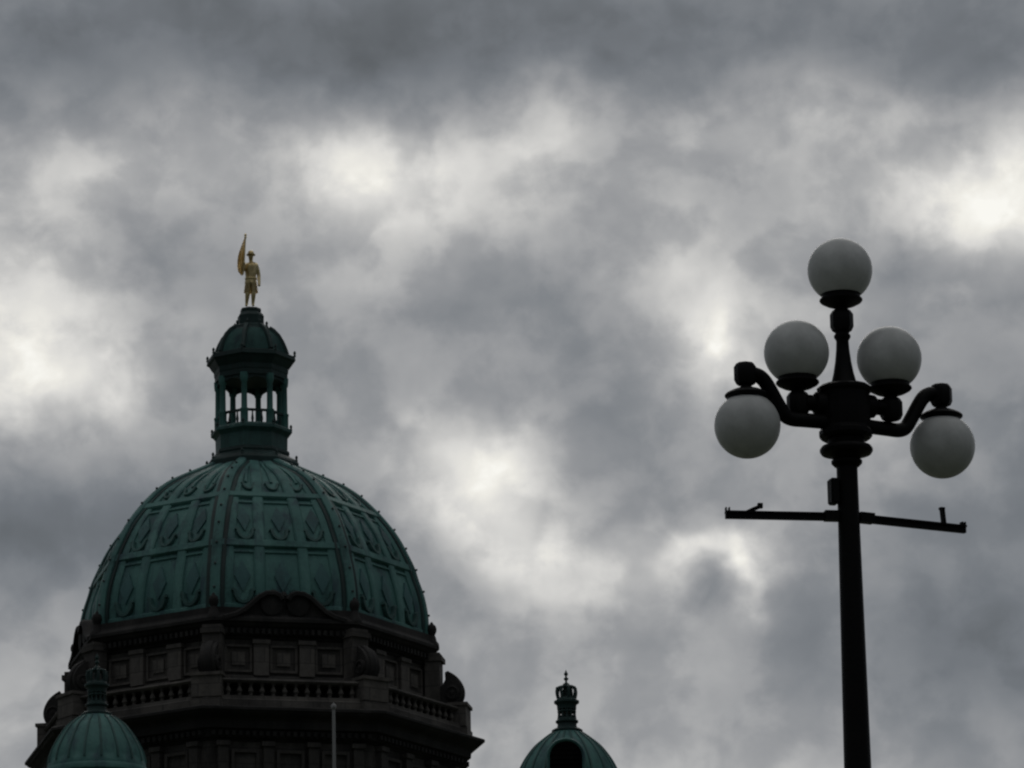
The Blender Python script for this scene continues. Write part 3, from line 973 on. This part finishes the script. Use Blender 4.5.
    if dormer:
        rd, row_top, front, ang = dormer
        zc = z_(row_top) - rd * S
        Rm = Matrix.Rotation(ang, 4, 'Z')
        bm = bmesh.new()
        # hood: half-round tunnel, hollow, from inside the dome to its front rim
        def arch(r, y):
            v = [bm.verts.new(Rm @ Vector((-r, -y, zc - 1.9)))]
            v += [bm.verts.new(Rm @ Vector((-r * math.cos(math.pi * i / 20), -y, zc + r * math.sin(math.pi * i / 20)))) for i in range(21)]
            v.append(bm.verts.new(Rm @ Vector((r, -y, zc - 1.9))))
            return v
        ro, ri = rd * S, rd * S * 0.93
        rs = [arch(ri * .93, 0.1), arch(ri * .93, front * S), arch(ro * 0.94, front * S + .05), arch(ro * 1.0, front * S + .05), arch(ro * 1.05, front * S), arch(ro * 1.05, front * S - .10), arch(ro * 0.99, front * S - .14), arch(ro * 0.99, 0.1)]
        for A, B in zip(rs, rs[1:]):
            for i in range(len(A) - 1):
                bm.faces.new((A[i], A[i + 1], B[i + 1], B[i]))
        dor = obj('dormer', bm, COPPER, rt, sharp=40)
        bm = bmesh.new()
        pl_ = [(-ri, zc - 1.9)] + [(-ri * math.cos(math.pi * i / 20), zc + ri * math.sin(math.pi * i / 20)) for i in range(21)] + [(ri, zc - 1.9)]
        prism(bm, pl_, 0.06, off=front * S * 0.95)
        for i in range(11):
            box(bm, (0, -front * S * 0.95 - 0.07, zc + ri * 0.80 - i * 0.15), (2 * math.sqrt(max(0.02, ri * ri - max(0, ri * 0.82 - i * 0.15) ** 2)) * 0.94, 0.03, 0.10), Matrix.Translation((0, 0, 0)))
        bmesh.ops.transform(bm, matrix=Rm, verts=bm.verts[:])
        obj('louvre', bm, DORMER_SHADE, dor)
    return rt


cupola(96.8, None, 165.0, 'small round green copper cupola standing in front of the left flank of the big tower',
       [(13.0, 0), (18, 2.2), (26, 7.5), (32.5, 13.5), (38, 21), (43, 29), (47, 37), (49.5, 45), (50.6, 52), (51, 59)], 714.0, 18)
cupola(567.6, None, 165.0, 'green copper cupola with a dark arched dormer standing apart against the clouds', 
       [(13.5, 0), (17, 2.3), (23, 6.5), (33.5, 15), (41, 24), (47.3, 34), (52, 45), (55, 57), (56, 68), (56, 76)], 730.5, 20, dormer=(18.6, 750.0, 59, R(-2.3)))

# ================================================================ flagpole
FY = 150.0
p = at(333.6, 702.5, FY)
fp = thing('flagpole', 'thin pale grey flagpole rising in front of the tower', 'flagpole', (p.x, FY, STREET))
bm = bmesh.new()
h = p.z - STREET
lathe(bm, [(0.24, 0), (0.24, 0.3), (0.13, 0.34), (0.11, 2), (0.062, h * 0.75), (0.045, h - 0.2)], n=14)
pole = obj('pole', bm, STEEL, fp)
bm = bmesh.new()
lathe(bm, [(0.03, h - 0.22), (0.07, h - 0.18), (0.08, h - 0.14), (0.07, h - 0.08), (0.0, h)], n=12)
obj('truck', bm, STEEL, fp)

# ================================================================ cluster street lamp
LY = 31.6
lp = at(845.6, 430, LY)
SL = (lp - CAM).dot(cam_rot.to_3x3() @ Vector((0, 0, -1))) / F
lamp = thing('street_lamp', 'black iron street lamp carrying a cluster of five white globes', 'street lamp', (lp.x, LY, STREET), R(17.4))
CA = math.cos(R(21))
lz = lambda row: at(845.6, row, LY).z - STREET
lu = lambda px: px / CA * SL
pr = lambda r, row: (r * SL, lz(row))

bm = bmesh.new()
zb = lz(768); rb = 13.5 * SL
lathe(bm, [(0.30, 0), (0.30, 0.12), (0.26, 0.16), (0.25, 0.62), (0.27, 0.66), (0.24, 0.72), (0.17, 0.82), (0.16, 0.95), (0.135, 1.0), (rb + 0.028, 1.1), (rb, zb), pr(10.9, 524), pr(10.6, 480), pr(10.6, 467.5),
           pr(12.5, 466.5), pr(15.4, 463.5), pr(15.6, 461.2), pr(13.5, 459.5), pr(15.5, 457), pr(17, 456), pr(21, 455.2), pr(25, 454), pr(26.6, 451.5), pr(26.6, 449.5), pr(25, 447), pr(21, 445.8), pr(18, 445.2), pr(18.5, 440)], n=40)
post = obj('post', bm, IRON, lamp)
bm = bmesh.new()
lathe(bm, [pr(17, 440), pr(24.5, 439), pr(27.0, 436), pr(27.0, 432), pr(25.6, 430.5), pr(25.0, 428), pr(25.8, 421), pr(26, 408), pr(25, 398), pr(25.4, 394), pr(27.5, 392), pr(28, 389), pr(25, 386.6), pr(13, 386)], n=16, rot=math.pi / 16)
hub = obj('hub', bm, IRON, lamp, sharp=15)
bm = bmesh.new()
lathe(bm, [pr(13, 387), pr(13.6, 384.5), pr(12.6, 382), pr(12.0, 380), pr(10.2, 373), pr(8.2, 362), pr(6.8, 350), pr(6.3, 341), pr(7.4, 339), pr(8.4, 337.5), pr(8.4, 335.6), pr(7, 334), pr(7.2, 332.5)], n=28)
stem = obj('centre_stem', bm, IRON, lamp)


def block(bm, u, row_lo, row_hi, r):
    """chunky cast pipe fitting"""
    lathe(bm, [pr(r * 0.55, row_lo + 0.8), pr(r * 0.84, row_lo - .4), pr(r * 1.02, row_lo - 4.5), pr(r * 1.02, row_hi + 5.0), pr(r * 0.80, row_hi + 1.2), pr(r * 0.55, row_hi + .4)], n=8, c=(u, 0), rot=math.pi / 8)


def holder(bm, u, row_c, up=True):
    """the dished collar a globe sits in (or hangs from); row_c is the globe's centre"""
    d = 1 if up else -1
    rows_ = [(6, 44), (5.4, 42), (5.4, 38.6), (8.5, 37), (15, 34.8), (20.4, 32), (21.8, 30.4), (21.6, 29.2), (19.7, 27.6), (19.4, 25.6), (20.3, 24.4), (19.6, 23.2), (17, 23.2), (16.5, 30)]
    lathe(bm, [pr(r, row_c + d * k) for r, k in rows_], n=32, c=(u, 0))


def globe(u, row_c, rpx, parent):
    bm = bmesh.new()
    r = rpx * SL
    ball(bm, (0, 0, 0), r, 48, 32)
    o = obj('globe', bm, GLOBE, parent, sharp=180)
    o.location = (u, 0, lz(row_c))
    return o


bm = bmesh.new()
block(bm, 0, 331.5, 309.5, 11.6)
lathe(bm, [pr(7, 310.5), pr(6, 306)], n=16)
holder(bm, 0, 270.3, True)
hd = obj('globe_holder', bm, IRON, lamp)
globe(0, 270.3, 32.7, lamp)

for s in (-1, 1):
    # inner upright globe on a short stub
    u = s * lu(46.3)
    bm = bmesh.new()
    tube(bm, [(s * lu(20), 0, lz(405)), (s * lu(40), 0, lz(405))], 8.2 * SL, n=16)
    tube(bm, [(s * lu(21), 0, lz(405)), (s * lu(29), 0, lz(405)), (s * lu(31), 0, lz(405))], [12.5 * SL, 11.5 * SL, 9.0 * SL], n=16)
    block(bm, u, 417.0, 394.5, 11.4)
    obj('stub_arm', bm, IRON, lamp)
    bm = bmesh.new()
    holder(bm, u, 355.6, True)
    obj('globe_holder', bm, IRON, lamp)
    globe(u, 355.6, 32.7, lamp)
    # outer gooseneck with a hanging globe
    turn, lu_in = R(8.5), lu
    lu = lambda px: px / math.cos(R(21) + turn) * SL
    bm = bmesh.new()
    path = catmull([(s * lu(20), 0, lz(424)), (s * lu(40), 0, lz(424.5)), (s * lu(53), 0, lz(424.6)), (s * lu(60), 0, lz(421.5)), (s * lu(65.5), 0, lz(413)), (s * lu(74.5), 0, lz(396.5)), (s * lu(80), 0, lz(388.5)),
                    (s * lu(86), 0, lz(384.6)), (s * lu(93), 0, lz(384)), (s * lu(98), 0, lz(384))], 5)
    tube(bm, path, 7.3 * SL, n=18)
    block(bm, s * lu(97.5), 395.3, 373.2, 11.2)
    obj('gooseneck_arm', bm, IRON, lamp).rotation_euler.z = turn
    bm = bmesh.new()
    holder(bm, s * lu(97), 436.0, False)
    obj('globe_holder', bm, IRON, lamp).rotation_euler.z = turn
    gl = globe(s * lu(97), 436.0, 32.9, lamp)
    gl.location = Matrix.Rotation(turn, 4, 'Z') @ gl.location
    turn = R(-8 if s < 0 else 10)
    lu = lambda px: px / math.cos(R(21) + turn) * SL
    # banner arm
    bm = bmesh.new()
    end = lu(122 if s < 0 else 116.5)
    box(bm, (s * (end + 0.05) / 2, 0, lz(518)), (end - 0.05, 0.030, 6.2 * SL))
    box(bm, (s * (end + 0.05) / 2, 0, lz(514.6)), (end - 0.05, 0.052, 0.012))
    box(bm, (s * lu(17), 0, lz(516.4)), (lu(14), 0.06, 10 * SL))
    for k in (-1, 1):
        box(bm, (s * (end - 0.004 - (0.02 if k < 0 else 0)), 0, lz(513.5)), (0.007, 0.034, 7 * SL))
    ba = obj('banner_arm', bm, IRON, lamp)
    ba.rotation_euler.z = turn
    bm = bmesh.new()
    if s < 0:
        tube(bm, [(-lu(102), 0, lz(515)), (-lu(95), 0, lz(511.5)), (-lu(88), 0, lz(508.5))], 2.1 * SL, n=10)
        box(bm, (-lu(87.5), 0, lz(507.6)), (0.03, 0.03, 0.03))
    else:
        box(bm, (lu(95.3), 0, lz(507)), (0.022, 0.03, 18 * SL), Matrix.Translation((lu(95.3), 0, lz(515))) @ Matrix.Rotation(R(-5), 4, 'Y') @ Matrix.Translation((-lu(95.3), 0, -lz(515))))
        box(bm, (lu(93.8), 0, lz(498.6)), (0.03, 0.03, 0.014))
    obj('banner_clip', bm, IRON, ba)
    lu = lu_in
bm = bmesh.new()
box(bm, (-lu(14.3), 0, lz(492.5)), (lu(8), 0.085, 26 * SL))
bmesh.ops.bevel(bm, geom=bm.edges[:], offset=0.008, segments=2, affect='EDGES')
obj('outlet_box', bm, IRON, lamp)
